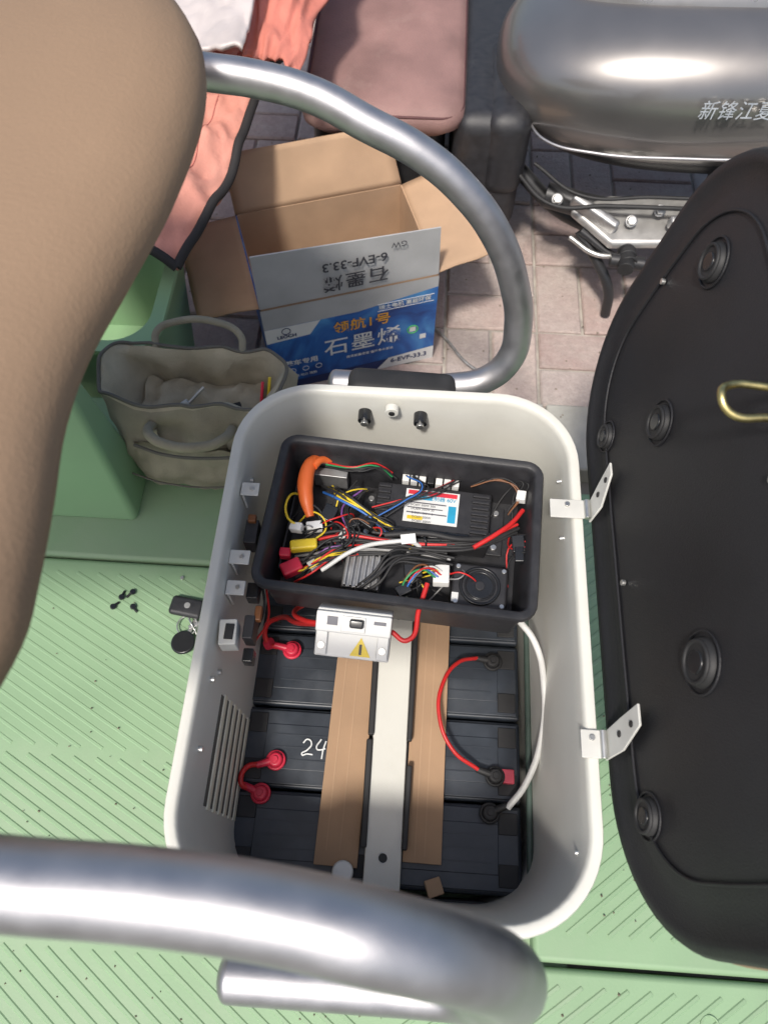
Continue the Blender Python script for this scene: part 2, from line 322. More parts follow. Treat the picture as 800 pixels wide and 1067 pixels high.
# ------------------------------------------------------------------ jumper cables
def boot(x,y,z,m,g,ang,r=.011):
    cyl('boot_dome',(x,y,z-.004),(x,y,z+.008),r,m,g,r2=r*.82,bv=.003)
    ring('boot_lip',(x,y,z-.001),r,.0022,m,g)
    cyl('boot_button',(x,y,z+.007),(x,y,z+.0105),r*.38,m,g)
    d=Vector((math.cos(ang),math.sin(ang),.1)); a=Vector((x,y,z+.002)); cyl('boot_sleeve',a+d*r*.6,a+d*(r+.014),.0052,m,g,r2=.0042)
j=grp('red_jumper_cable',(-.16,.12,.39))
boot(-.152,.148,.388,RED,j,A(200)); boot(-.166,.106,.388,RED,j,A(160))
tube('cable',[(-.172,.141,.392),(-.186,.136,.398),(-.192,.122,.40),(-.188,.112,.396),(-.183,.112,.392)],.0035,REDW,j)
j=grp('red_jumper_cable',(-.16,.3,.39))
boot(-.148,.296,.392,RED,j,A(170)); 
tube('cable',[(-.168,.298,.394),(-.180,.300,.40),(-.184,.318,.42),(-.165,.325,.44),(-.13,.30,.50),(-.10,.285,.545)],.0035,REDW,j)
cyl('lug',(-.184,.30,.395),(-.176,.302,.40),.008,RED,j)
tube('cable_two',[(-.12,.345,.46),(-.135,.315,.50),(-.115,.290,.54),(-.09,.282,.555)],.0032,REDW,j)
j=grp('red_jumper_cable',(.1,.22,.39))
boot(.132,.298,.39,BLKR,j,A(175)); boot(.135,.146,.39,BLKR,j,A(165))
tube('cable',[(.110,.300,.396),(.083,.288,.41),(.062,.255,.42),(.058,.215,.42),(.078,.172,.41),(.112,.152,.397)],.0027,REDW,j)
box('red_terminal_tag',(.149,.147,.386),(.022,.018,.008),mat('pink_rubber',(.65,.08,.12),.4),j)
j=grp('white_power_cable',(.17,.2,.39))
boot(.128,.101,.39,BLKR,j,A(25))
tube('cable',[(.150,.108,.395),(.170,.135,.41),(.187,.19,.44),(.186,.25,.47),(.170,.295,.50),(.148,.325,.50),(.14,.36,.46)],.0042,WIREW,j)
# ------------------------------------------------------------------ electronics tray
tg=grp('controller_tray',(-.003,.403,.55))
TC=Vector((-.004,.404,0)); TA=A(-4.2)
def T(x,y,z): return (TC.x+x*math.cos(TA)-y*math.sin(TA), TC.y+x*math.sin(TA)+y*math.cos(TA), z)
HX,HY=.168,.107
def TR(a,z,r=.022): return [T(x,y,z) for x,y in rr(-HX+a,HX-a,-HY+a,HY-a,max(.004,r-a),6)]
loft('tray_shell',[TR(.016,.500),TR(.008,.585),TR(0,.590),TR(0,.596),TR(.0015,.598),TR(.009,.598),TR(.011,.596),TR(.013,.590),TR(.019,.512)],BLK,tg,cap0=True,cap1=True)
box('tray_rib',T(-.147,.0,.53),(.003,.12,.03),BLK,tg,rot=(0,0,TA),bv=.0008)
ct=grp('motor_controller',(.03,.45,.54))
box('controller_case',T(.035,.040,.533),(.150,.078,.036),BLK,ct,rot=(0,0,TA),bv=.003)
for sx in (-.048,.119):
    box('mount_ear',T(sx,.04,.520),(.022,.070,.004),BLK,ct,rot=(0,0,TA),bv=.001)
    for sy in (.015,.065): cyl('ear_screw',T(sx,sy,.522),T(sx,sy,.5255),.004,STEEL,ct)
for k in range(8):
    box('heat_fin',T(-.030,.010+k*.0088,.5525),(.016,.004,.005),BLK,ct,rot=(0,0,TA),bv=.0006)
    box('heat_fin',T(.096,.010+k*.0088,.5525),(.022,.004,.005),BLK,ct,rot=(0,0,TA),bv=.0006)
box('controller_step',T(.035,.008,.5525),(.10,.012,.008),BLKG,ct,rot=(0,0,TA),bv=.002)
LB=mat('label_white',(.66,.67,.66),.5,var=.03)
box('label',T(.033,.048,.5518),(.070,.048,.0012),LB,ct,rot=(0,0,TA),bv=.0003)
LBL=mat('lab_blue',(.02,.3,.5),.5)
for k,(m_,w_,h_) in enumerate(((mat('lab_red',(.6,.03,.05),.5),.064,.006),(LBL,.03,.005),(LT,.050,.0015),(LT,.046,.0012),(LT,.052,.0015),(YEL,.02,.005))):
    box('label_print',T(.033-(.064-w_)/2*.9,.067-k*.0074,.5527),(w_,h_,.0006),m_,ct,rot=(0,0,TA),bv=0)
box('label_print',T(.060,.040,.5527),(.010,.024,.0006),LBL,ct,rot=(0,0,TA),bv=0)
text('label_text','无刷控制器 60V',T(.038,.0600,.5531),.0075,LBL,ct,rot=(0,0,TA))
for k in range(5):
    text('label_small_text','DC60V 500W 30A'[:14-k],T(.022,.0485-k*.0058,.5531),.0042,LT,ct,rot=(0,0,TA))
for k in range(7):
    box('top_connector',T(-.005+k*.011,.088,.548),(.009,.012,.012),(WHITE,LB,WHITE,BLKG)[k%4],ct,rot=(0,0,TA),bv=.0008)
sp=grp('alarm_speaker',(.09,.345,.54))
box('speaker_case',T(.103,-.056,.537),(.068,.058,.045),BLK,sp,rot=(0,0,TA),bv=.004)
c=T(.103,-.056,.5600); ring('speaker_rim',c,.0235,.0020,BLKG,sp); ring('speaker_rim',c,.018,.0012,BLKG,sp)
cyl('speaker_dish',T(.103,-.056,.5585),T(.103,-.056,.5602),.0165,BLKG,sp)
cyl('speaker_cone',T(.103,-.056,.559),T(.103,-.056,.5618),.006,BLK,sp)
for s in range(4): cyl('case_screw',T(.103+(-1)**s*.028,-.056+(.023 if s<2 else -.023),.558),T(.103+(-1)**s*.028,-.056+(.023 if s<2 else -.023),.5612),.0028,STEEL,sp)
box('speaker_sticker',T(.074,-.074,.5602),(.008,.012,.001),LB,sp,rot=(0,0,TA),bv=0)
dc=grp('dc_converter',(-.05,.35,.54))
box('converter_body',T(-.042,-.054,.535),(.046,.046,.04),ALU,dc,rot=(0,0,TA),bv=.002)
for k in range(6): box('converter_fin',T(-.061+k*.0076,-.054,.557),(.003,.044,.008),ALU,dc,rot=(0,0,TA),bv=.0005)
box('silver_bracket',T(-.105,.083,.535),(.045,.012,.03),ALU,dc,rot=(0,0,TA),bv=.001)
cn=grp('cable_connectors',(-.1,.4,.55))
tube('orange_sleeve',[T(-.122,.096,.562),T(-.130,.078,.572),T(-.131,.050,.574),T(-.126,.028,.570),T(-.118,.008,.562)],.0088,ORANGE,cn,radii=[.75,1.05,1.2,1.05,.6])
tube('orange_sleeve_tail',[T(-.108,.094,.562),T(-.118,.086,.573),T(-.124,.074,.576)],.0050,ORANGE,cn)
box('yellow_plug',T(-.118,-.034,.565),(.034,.014,.014),YEL,cn,rot=(0,0,A(10)),bv=.003)
box('red_plug',T(-.128,-.064,.56),(.026,.018,.016),RED,cn,rot=(0,0,A(30)),bv=.003); box('red_plug',T(-.14,-.045,.558),(.014,.012,.014),RED,cn,bv=.002)
for (a,b_,l,w2,r_,m_) in ((-.11,-.006,.02,.012,15,WHITE),(-.132,-.010,.016,.011,-10,WHITE),(-.07,-.012,.018,.012,60,LG),(-.062,.004,.018,.012,20,BLKG),(.146,.073,.014,.012,80,WHITE),(.146,.005,.016,.022,5,BLKG),(.055,-.050,.020,.026,0,WHITE),(.03,-.02,.02,.012,20,BLKG),(-.045,.012,.022,.018,-30,BLKG),(-.1,-.055,.018,.012,40,LG),(.148,-.010,.012,.02,0,BLKG),(-.095,.015,.022,.018,70,BLKG),(.0,-.03,.018,.012,50,BLKG),(-.075,-.035,.02,.012,75,BLKG),(.012,-.075,.018,.014,30,BLKG),(.02,-.048,.022,.020,8,BLKG)):
    box('plug',T(a,b_,.563),(l,w2,.012),m_,cn,rot=(A(random.uniform(-12,12)),A(random.uniform(-12,12)),A(r_)),bv=.0015)
    for q in (-1,1):
        dx=math.cos(A(r_))*l/2; dy=math.sin(A(r_))*l/2; ox,oy=-math.sin(A(r_))*q*.0035,math.cos(A(r_))*q*.0035
        cc=random.choice((REDW,BLU,YEL,BLKR,BLKR,BLKR,BLKR,BRN,GRY,REDW))
        x1,y1=a+dx+ox,b_+dy+oy
        tube('pigtail',[T(x1,y1,.563),T(x1+dx*1.3,y1+dy*1.3,.572),T(max(-.14,min(.14,x1+dx*2+random.uniform(-.03,.03))),max(-.085,min(.085,y1+dy*2+random.uniform(-.02,.02))),.555),T(max(-.14,min(.14,x1+random.uniform(-.04,.04))),max(-.085,min(.085,y1+random.uniform(-.04,.04))),.53)],.0010,cc,cn,res=6)
wl=grp('wiring_harness',(0,.4,.55))
cols=[REDW,BLKR,BLKR,GRN,BLKR,BLKR,BLU,BLKR,BRN,BLKR,BLKR,GRY,YEL,BLKR]
def jit(s): return random.uniform(-s,s)
def bundle(path,n,spread,r=.0012,cs=None):
    for k in range(n):
        o1,o2=jit(spread),jit(spread)
        pts=[T(max(-.146,min(.146,p[0]+o1+jit(spread*.5))),max(-.088,min(.096,p[1]+o2+jit(spread*.5))),p[2]+jit(spread*.4)) for p in path]
        tube('wire',pts,r,(cs or cols)[k%len(cs or cols)],wl,res=6)
bundle([(-.14,-.03,.545),(-.08,-.016,.565),(-.02,-.016,.570),(.04,-.014,.572),(.09,-.005,.570),(.14,.03,.56)],9,.006,.0020,[BLKR,BLKR,BLKR,BLKR,BLKR,REDW])
bundle([(-.13,-.04,.540),(-.06,-.028,.560),(.0,-.022,.565),(.06,-.022,.565)],7,.007,.0018,[BLKR,BLKR,GRY,BLKR])
tube('wire_thick',[T(.09,-.014,.578),(T(.115,.006,.580)),T(.135,.028,.575),T(.148,.050,.57)],.0030,REDW,wl)
tube('wire_thick',[T(-.09,-.066,.57),T(-.05,-.036,.580),T(-.01,-.022,.582),T(.015,-.018,.58),T(.03,-.020,.565)],.0028,WIREW,wl)
tube('wire_thick',[T(-.02,-.012,.578),T(.03,-.005,.582),(T(.07,-.006,.58)),T(.10,.000,.575)],.0036,BLKR,wl)
bundle([(-.12,-.07,.55),(-.09,-.04,.57),(-.06,-.02,.572),(-.075,.02,.565),(-.06,.06,.56)],7,.010,.0013,[BLKR,BLKR,PUR,BLKR,BLKR])
bundle([(-.11,.06,.545),(-.085,.035,.572),(-.05,.02,.570),(-.02,.004,.560)],5,.008,.0017,[YEL,BLU,BLKR,BLKR,YEL])
bundle([(-.02,.088,.555),(-.04,.090,.572),(-.07,.080,.575),(-.105,.09,.565)],5,.005,.0012,[REDW,BLKR,GRN,BLKR,BLKR])
bundle([(.0,.088,.560),(.02,.066,.570),(.0,.045,.570),(-.03,.02,.565)],4,.005,.0010,[BLKR,BLU,BLKR,BLKR])
bundle([(.06,.088,.560),(.035,.062,.570),(.01,.05,.570),(-.04,.03,.565)],4,.005,.0010,[BLKR,BLKR,REDW,BLKR])
bundle([(.085,.085,.556),(.12,.092,.57),(.145,.078,.565),(.135,.05,.555)],4,.004,.0010,[BRN,BLKR,BLKR])
bundle([(.01,-.08,.55),(.02,-.06,.575),(.035,-.045,.575),(.05,-.05,.57)],5,.005,.0012,[REDW,GRN,BLU,WIREW,BRN])
bundle([(-.12,-.07,.555),(-.10,-.062,.575),(-.075,-.045,.572),(-.05,-.03,.565)],7,.009,.0012,[YEL,REDW,BLKR,BLKR,REDW,BLKR])
bundle([(-.14,.01,.54),(-.12,.02,.565),(-.10,.0,.565),(-.115,-.025,.565)],3,.006,.0012,[YEL,BLKR,BLKR])
bundle([(-.05,-.085,.545),(-.02,-.065,.57),(.0,-.04,.575),(.03,-.03,.57),(.06,-.028,.565)],6,.008,.0017,[BLKR,BLKR,BLKR])
tube('yellow_loop',[T(-.135,.045,.55),T(-.148,.03,.57),T(-.145,.0,.57),T(-.125,-.01,.565)],.0016,YEL,wl)
for p in ((.03,-.012),(-.07,-.03)): ring('cable_tie',T(p[0],p[1],.575),.006,.0012,BLKG,wl,normal=(1,.3,0))
box('wire_tag',T(.01,-.018,.588),(.018,.012,.001),LB,wl,rot=(A(10),0,A(10)),bv=0)
# ------------------------------------------------------------------ circuit breaker
br=grp('circuit_breaker',(-.05,.262,.58))
Mx=Matrix.Translation((-.052,.268,.585))@Euler((A(30),0,A(-3))).to_matrix().to_4x4()
def BRK(c,s,m,bv=.0012,nm='breaker_body'):
    o=box(nm,(0,0,0),s,m,br,bv=bv); o.location=Mx@Vector(c); o.rotation_euler=Mx.to_euler(); return o
BW=mat('breaker_white',(.62,.62,.60),.38,var=.03)
BRK((0,-.006,-.012),(.086,.056,.03),BW,.002)
BRK((0,.008,.006),(.086,.024,.012),BW,.002)
BRK((-.035,-.016,.0055),(.013,.030,.006),BW,.001); BRK((.035,-.016,.0055),(.013,.030,.006),BW,.001)
BRK((.0,.008,.0125),(.028,.018,.004),BW,.001,'toggle_frame'); BRK((.004,.010,.016),(.016,.010,.010),BLKG,.002,'toggle')
BRK((-.024,.010,.0125),(.012,.010,.0012),LT,0,'rating_print'); BRK((.030,.012,.0125),(.014,.004,.0012),LT,0,'rating_print')
for q in (-.035,.035):
    cyl('terminal_screw',Mx@Vector((q,-.020,.007)),Mx@Vector((q,-.020,.0097)),.0045,STEEL,br)
mesh('warning_triangle',[Mx@Vector(p) for p in ((-.002,-.030,.0036),(.022,-.030,.0036),(.010,-.008,.0036))],[(0,1,2)],YEL,br)
mesh('warning_bolt',[Mx@Vector(p) for p in ((.0085,-.028,.0042),(.0115,-.028,.0042),(.0115,-.016,.0042),(.0085,-.016,.0042))],[(0,1,2,3)],BLKG,br)
tube('breaker_lead',[Mx@Vector((.043,0,-.01)),(.01,.262,.575),(.022,.30,.58),(.03,.33,.585)],.003,REDW,br)
# ------------------------------------------------------------------ seat lid (hinged, open)
ld=grp('seat_lid',(.23,.32,.62))
th=A(10.2)
def LD(u,y,n):
    return Vector((.226+u*math.sin(th)-n*math.cos(th), y, .615+u*math.cos(th)+n*math.sin(th)))
def LR(a,n,r=.15): return [LD(u,y,n) for u,y in rr(-.012+a,.398-a,-.028+a,.657-a,r-a,14)]
BLKL=mat('lid_abs',(.013,.013,.0155),.50,var=.2,scale=10,bump=.35,bscale=700,grime=.12,grimecol=(.05,.05,.055))
loft('lid_base',[LR(.012,-.03),LR(.001,-.020),LR(0,-.012),LR(0,-.003),LR(.003,.002),LR(.010,.003),LR(.014,.001),LR(.020,-.001),LR(.034,-.003),LR(.040,-.001)],BLKL,ld,cap1=True,sharp=70)
loft('seat_cushion',[LR(.004,-.016),LR(-.003,-.026),LR(-.002,-.05),LR(.015,-.075),LR(.05,-.086)],TAN,ld,cap1=True)
nrm=(LD(0,0,1)-LD(0,0,0))
def foot(u,y,r):
    c=lambda n:LD(u,y,n)
    cyl('rubber_foot',c(-.002),c(.005),r,BLKR,ld,r2=r*.86,bv=.002); ring('foot_ring',c(.005),r*.78,.0020,BLKR,ld,normal=nrm)
    cyl('foot_recess',c(.004),c(.0065),r*.45,BLKG,ld,bv=.002); ring('foot_base_ring',c(.0),r*1.18,.0013,BLKL,ld,normal=nrm)
for (xx,yy,zz,r) in ((.273,.548,.89,.020),(.252,.447,.77,.020),(.232,.502,.658,.016),(.255,.192,.785,.023),(.235,.079,.673,.018)):
    foot((zz-.615)/math.cos(th),yy,r)
for u,y in ((.055,.31),(.30,.30),(.345,.12),(.2,.60)):
    cyl('lid_screw',LD(u,y,0),LD(u,y,.004),.0032,STEEL,ld)
a=.052
tube('stiffening_ridge',[LD(u,y,.0002) for u,y in rr(-.012+a,.398-a,-.028+a,.657-a,.10,8)],.0016,BLKL,ld,cyc=True,res=3)
hg=grp('lid_hinge',(.21,.3,.62))
def hinge(y,ln,u1,w1,sk,cx):
    box('hinge_leaf_box',(cx,y,.6235),(ln,w1,.003),LG,hg,bv=.0008)
    cyl('hinge_pin',(.2135,y-w1/2,.6245),(.2135,y+w1/2,.6245),.0036,STEEL,hg)
    p=[LD(-.002,y-w1/2,.006),LD(-.002,y+w1/2,.006),LD(u1*.55,y+w1/2+sk*.6,.006),LD(u1,y+w1/2+sk,.006),LD(u1,y-w1/2+sk*1.1+.006,.006),LD(u1*.5,y-w1/2+.004,.006)]
    q=[a+nrm*.0028 for a in p]; n=6
    o=mesh('hinge_leaf_lid',p+q,[tuple(range(n)),tuple(range(n,2*n))]+[(i,(i+1)%n,n+(i+1)%n,n+i) for i in range(n)],LG,hg); bevel(o,.0008,2)
    for k in (.45,.80):
        c=LD(u1*k,y+sk*k,.0088); cyl('hinge_hole',c,c+nrm*.0012,.0034,BLKR,hg)
    cyl('hinge_rivet',(cx,y+w1*.2,.6245),(cx,y+w1*.2,.628),.003,STEEL,hg)
hinge(.420,.040,.062,.024,.022,.190)
hinge(.150,.022,.074,.028,.014,.202)
la=grp('latch_striker',(.26,.34,.95))
u0=.345
b1=LD(u0,.318,0); b2=LD(u0+.004,.350,0)
t1=b1+nrm*.060; t2=b2+nrm*.060
tube('striker_loop',[b1,b1+nrm*.03+Vector((0,.003,0)),t1+Vector((0,.004,-.003)),(t1+t2)/2+nrm*.008,t2+Vector((0,-.006,-.003)),b2+nrm*.03+Vector((0,-.004,0)),b2],.0030,BRASS,la)
cyl('striker_nut',LD(u0,.318,0),LD(u0,.318,.008),.007,BRASS,la,n=6); cyl('striker_nut',LD(u0+.004,.350,0),LD(u0+.004,.350,.008),.007,BRASS,la,n=6)
tube('striker_inner',[b1+nrm*.020,(b1+b2)/2+nrm*.024,b2+nrm*.020],.0025,BRASS,la)
# ------------------------------------------------------------------ grab rails
def endcap(p,r,g,sx):
    bpy.ops.mesh.primitive_uv_sphere_add(segments=32,ring_count=16,radius=r,location=p); o=bpy.context.object; o.name='end_cap'; o.data.materials.append(CHROME); o.scale=(sx,1,1)
    for q in o.data.polygons: q.use_smooth=True
    o.parent=g; o.matrix_parent_inverse=Matrix.Translation(g.location).inverted()
hr=grp('armrest_rail',(0,.72,.8))
tube('rail_tube',[(-.42,.775,.935),(-.33,.770,.93),(-.245,.758,.922),(-.182,.756,.916),(-.12,.748,.905),(-.069,.735,.887),(-.006,.722,.862),(.044,.709,.828),(.088,.695,.778),(.118,.681,.715),(.132,.669,.655),(.128,.655,.605),(.100,.645,.572),(.055,.638,.562),(-.02,.635,.560),(-.110,.635,.560)],.0185,CHROME,hr,res=14)
endcap((-.110,.635,.560),.0183,hr,.55)
box('mount_sleeve',(-.016,.620,.572),(.148,.046,.044),BLKR,hr,rot=(0,A(2),0),bv=.015,seg=4)
box('mount_plate',(-.02,.602,.572),(.12,.03,.010),BLKR,hr,bv=.003)
fr_=grp('armrest_rail',(0,-.03,.9))
tube('rail_tube',[(-.44,.004,1.04),(-.30,-.002,1.04),(-.169,-.006,1.04),(-.090,-.007,1.04),(-.04,-.011,1.038),(.0,-.017,1.032),(.034,-.023,1.010),(.060,-.031,.965),(.076,-.042,.90),(.083,-.051,.83),(.080,-.060,.765),(.066,-.065,.715),(.036,-.066,.70),(-.03,-.066,.70),(-.120,-.066,.70)],.0195,CHROME,fr_,res=14)
endcap((-.120,-.066,.70),.0193,fr_,.5)
# ------------------------------------------------------------------ tan seat backrest
C2=[(-.80,.78),(-.45,.79),(-.33,.77),(-.262,.725),(-.215,.665),(-.190,.61),(-.180,.54),(-.184,.456),(-.198,.377),(-.211,.307),(-.213,.246),(-.206,.192),(-.201,.144),(-.200,.105),(-.215,.065),(-.26,.042),(-.36,.035),(-.80,.03)]
def smooth_poly(P,n=4):
    out=[]
    for i in range(len(P)-1):
        p0=P[max(i-1,0)];p1=P[i];p2=P[i+1];p3=P[min(i+2,len(P)-1)]
        for k in range(n):
            t=k/n; out.append(tuple(.5*((2*p1[a])+(-p0[a]+p2[a])*t+(2*p0[a]-5*p1[a]+4*p2[a]-p3[a])*t*t+(-p0[a]+3*p1[a]-3*p2[a]+p3[a])*t**3) for a in (0,1)))
    out.append(P[-1]); return out
C2=smooth_poly(C2)
def inset(P,a):
    out=[]
    for i,p in enumerate(P):
        q0=P[max(i-1,0)];q1=P[min(i+1,len(P)-1)]; t=Vector((q1[0]-q0[0],q1[1]-q0[1])).normalized(); n=Vector((t.y,-t.x))
        out.append((p[0]+n.x*a,p[1]+n.y*a))
    return out
sb=grp('tan_seat_backrest',(-.5,.4,1.0))
loft('cushion',[R3(inset(C2,a),z) for a,z in ((.10,.955),(.055,.963),(.028,.980),(.010,1.0),(.001,1.015),(0,1.025),(.004,1.038),(.016,1.052),(.045,1.062),(.09,1.067))],TAN,sb,cap0=True,cap1=True,sharp=80)
# ------------------------------------------------------------------ keys and screws
ky=grp('key_with_remote',(-.34,.36,.28))
box('remote_fob',(-.340,.387,.282),(.054,.032,.013),BLK,ky,rot=(0,0,A(-8)),bv=.0065,seg=4); cyl('fob_button',(-.338,.388,.287),(-.338,.388,.2897),.005,GRY,ky)
ring('key_ring',(-.335,.358,.278),.016,.0013,STEEL,ky); tube('key_chain',[(-.335,.372,.28),(-.328,.36,.283),(-.322,.352,.278),(-.318,.345,.276)],.0015,STEEL,ky)
cyl('key_head',(-.336,.330,.2755),(-.336,.330,.2825),.019,BLKG,ky,bv=.003); box('key_blade',(-.329,.352,.277),(.007,.034,.0022),STEEL,ky,rot=(0,0,A(-15)))
box('key_blade',(-.320,.362,.278),(.028,.007,.0022),ALU,ky,rot=(0,0,A(30)))
sc=grp('loose_screws',(-.43,.39,.27))
for (a,b_) in ((-.452,.400),(-.436,.410),(-.462,.383),(-.430,.385)):
    cyl('screw_head',(a,b_,.2725),(a+.002,b_,.2768),.0046,BLKG,sc); d=random.uniform(0,6.28); cyl('screw_shank',(a,b_,.274),(a+.012*math.cos(d),b_+.012*math.sin(d),.2725),.002,BLKG,sc)
# ------------------------------------------------------------------ tool bag
bgp=grp('canvas_tool_bag',(-.35,.70,.35))
def BG(z,x0,x1,y0,y1,r,wob=0,sag=0):
    L_=rr(x0,x1,y0,y1,r,14); out=[]; xc=(x0+x1)/2; hw_=(x1-x0)/2
    for i,(x,y) in enumerate(L_):
        t=(x-xc)/hw_
        out.append((x+wob*mnoise.noise((x*22,y*22,z*25)),y+wob*1.3*mnoise.noise((x*18+9,y*18,z*25)),z-sag*(1-t*t)+wob*.8*mnoise.noise((x*25,y*25,3))))
    return out
def subl(P,n):  # resample a loop so its long sides carry wrinkles
    out=[]
    for i in range(len(P)):
        a,b_=Vector(P[i]),Vector(P[(i+1)%len(P)])
        out.append(a)
    return out
def BGd(z,x0,x1,y0,y1,r,wob=0,sag=0):
    # dense version: extra points along the long straight sides
    base=rr(x0,x1,y0,y1,r,8); pts=[]
    for i in range(len(base)):
        a,b_=base[i],base[(i+1)%len(base)]; L0=9 if i%9==8 else 1
        for k in range(L0): pts.append((a[0]+(b_[0]-a[0])*k/L0,a[1]+(b_[1]-a[1])*k/L0))
    out=[]; xc=(x0+x1)/2; hw_=(x1-x0)/2
    for (x,y) in pts:
        t=(x-xc)/hw_
        out.append((x+wob*mnoise.noise((x*22,y*22,z*25)),y+wob*1.5*mnoise.noise((x*20+9,y*18,z*22)),z-sag*(1-t*t)+wob*.8*mnoise.noise((x*25,y*25,3))))
    return out
loft('bag_body',[BGd(.272,-.440,-.225,.622,.75,.03),BGd(.285,-.455,-.212,.610,.77,.04,.006),BGd(.30,-.462,-.208,.606,.775,.04,.012),BGd(.32,-.472,-.205,.604,.78,.045,.016),BGd(.34,-.478,-.202,.608,.785,.045,.020),BGd(.36,-.484,-.201,.616,.79,.045,.022),BGd(.38,-.490,-.202,.626,.79,.045,.020),BGd(.40,-.497,-.203,.640,.79,.04,.018,.004),BGd(.42,-.503,-.205,.654,.788,.04,.014,.007),BGd(.44,-.508,-.208,.668,.785,.04,.012,.012)],KHAKI,bgp,cap0=True,sharp=80)
loft('bag_lining',[BGd(.44,-.508,-.208,.668,.785,.04,.012,.012),BGd(.446,-.503,-.213,.673,.780,.035,.012,.012),BGd(.435,-.493,-.222,.680,.772,.03,.014,.012),BGd(.40,-.475,-.230,.684,.771,.03,.018,.005),BGd(.37,-.462,-.237,.684,.77,.03,.018),BGd(.345,-.45,-.245,.686,.765,.03,.014)],KHAKIL,bgp,cap1=True,sharp=80)
PIP=mat('piping',(.12,.11,.09),.8)
tube('rim_piping',BGd(.447,-.507,-.209,.669,.784,.04,.012,.012),.0030,PIP,bgp,cyc=True,res=2)
v=[];f=[];nx_,nz_=40,16
for i in range(nx_+1):
    for k in range(nz_+1):
        x=-.450+.225*i/nx_; z=.285+.100*k/nz_; bulge=.022*max(0,math.sin(math.pi*i/nx_))**.5*math.sin(math.pi*(k/nz_*.8+.1))
        v.append((x,.612-bulge+.010*mnoise.noise((x*30,z*30,1))+(z-.29)*.16,z))
for i in range(nx_):
    for k in range(nz_): a=i*(nz_+1)+k; f.append((a,a+nz_+1,a+nz_+2,a+1))
mesh('front_pocket',v,f,KHAKI,bgp,smooth=True)
tube('pocket_zip',[(-.445,.620,.387),(-.39,.602,.391),(-.31,.602,.389),(-.230,.618,.385)],.0028,PIP,bgp)
tube('bag_seam',[(-.47,.602,.330),(-.40,.586,.325),(-.30,.586,.325),(-.215,.604,.330)],.0016,PIP,bgp)
tube('carry_handle',[(-.415,.648,.41),(-.41,.618,.428),(-.385,.600,.430),(-.315,.598,.430),(-.290,.615,.428),(-.285,.645,.41)],.0080,KHAKI,bgp)
tube('carry_handle_rear',[(-.43,.782,.435),(-.43,.805,.448),(-.40,.822,.455),(-.33,.825,.455),(-.29,.805,.448),(-.285,.782,.435)],.0060,KHAKI,bgp)
for xx in (-.415,-.287): box('handle_strap',(xx,.628,.36),(.018,.004,.10),KHAKI,bgp,rot=(A(-12),0,0),bv=.001)
tube('shoulder_strap',[(-.215,.67,.44),(-.197,.62,.42),(-.187,.61,.36),(-.205,.62,.30)],.006,PIP,bgp)
cyl('screwdriver_shaft',(-.37,.70,.395),(-.345,.725,.41),.0025,STEEL,bgp); cyl('screwdriver_handle',(-.395,.69,.385),(-.37,.703,.397),.006,LG,bgp)
box('dark_tool',(-.28,.72,.36),(.05,.03,.02),BLKR,bgp,rot=(.3,.2,.5),bv=.006)
v=[];f=[]
for i in range(25):
    for k in range(11):
        x=-.455+.20*i/24; y=.695+.07*k/10; v.append((x,y,.375+.020*mnoise.noise((x*28,y*28,4))+.012*mnoise.noise((x*60,y*60,2))))
for i in range(24):
    for k in range(10): a=i*11+k; f.append((a,a+11,a+12,a+1))
mesh('crumpled_lining',v,f,KHAKIL,bgp,smooth=True)
for (a,b_,cc) in ((-.235,.70,YEL),(-.245,.69,RED)): cyl('pen',(a,b_,.41),(a+.006,b_+.02,.452),.0025,cc,bgp)
# ------------------------------------------------------------------ battery carton
ca=grp('cardboard_battery_carton',(-.2,1.2,.13))
ang=math.atan2(.120,.350); ex=Vector((math.cos(ang),math.sin(ang),0)); ey=Vector((-math.sin(ang),math.cos(ang),0)); A0=Vector((-.318,1.030,0)); Wc,Dc,Hc=.378,.285,.262
def CT(a,b_,z): return A0+ex*a+ey*b_+Vector((0,0,z))
def panel(name,p,m,t=.003):
    p=[Vector(q) for q in p]; n=(p[1]-p[0]).cross(p[3]-p[0]).normalized()
    return mesh(name,p+[q+n*t for q in p],[(0,1,2,3),(7,6,5,4),(0,4,5,1),(1,5,6,2),(2,6,7,3),(3,7,4,0)],m,ca)
def flap(name,p,m,t=.003,bend=.006):
    # slightly buckled board: grid between 4 corners
    p=[Vector(q) for q in p]; n=(p[1]-p[0]).cross(p[3]-p[0]).normalized(); v=[];f=[]; nu,nv=16,10
    for i in range(nu+1):
        for k in range(nv+1):
            u,w_=i/nu,k/nv; q=p[0].lerp(p[1],u).lerp(p[3].lerp(p[2],u),w_); v.append(q+n*(bend*w_*mnoise.noise((u*3+p[0].x*9,w_*2,p[0].y*5))*2))
    for i in range(nu):
        for k in range(nv): a=i*(nv+1)+k; f.append((a,a+nv+1,a+nv+2,a+1))
    o=mesh(name,v,f,m,ca,smooth=True); s=o.modifiers.new('s','SOLIDIFY'); s.thickness=abs(t); s.offset=0; return o
BLUEP=bpy.data.materials.new('carton_blue_print'); BLUEP.use_nodes=True; N=BLUEP.node_tree.nodes; L=BLUEP.node_tree.links; b=N['Principled BSDF']; b.inputs['Roughness'].default_value=.4
tc=N.new('ShaderNodeTexCoord'); n1=N.new('ShaderNodeTexNoise'); n1.inputs['Scale'].default_value=7; n1.inputs['Detail'].default_value=3; n1.inputs['Distortion'].default_value=2; L.new(tc.outputs['Object'],n1.inputs['Vector'])
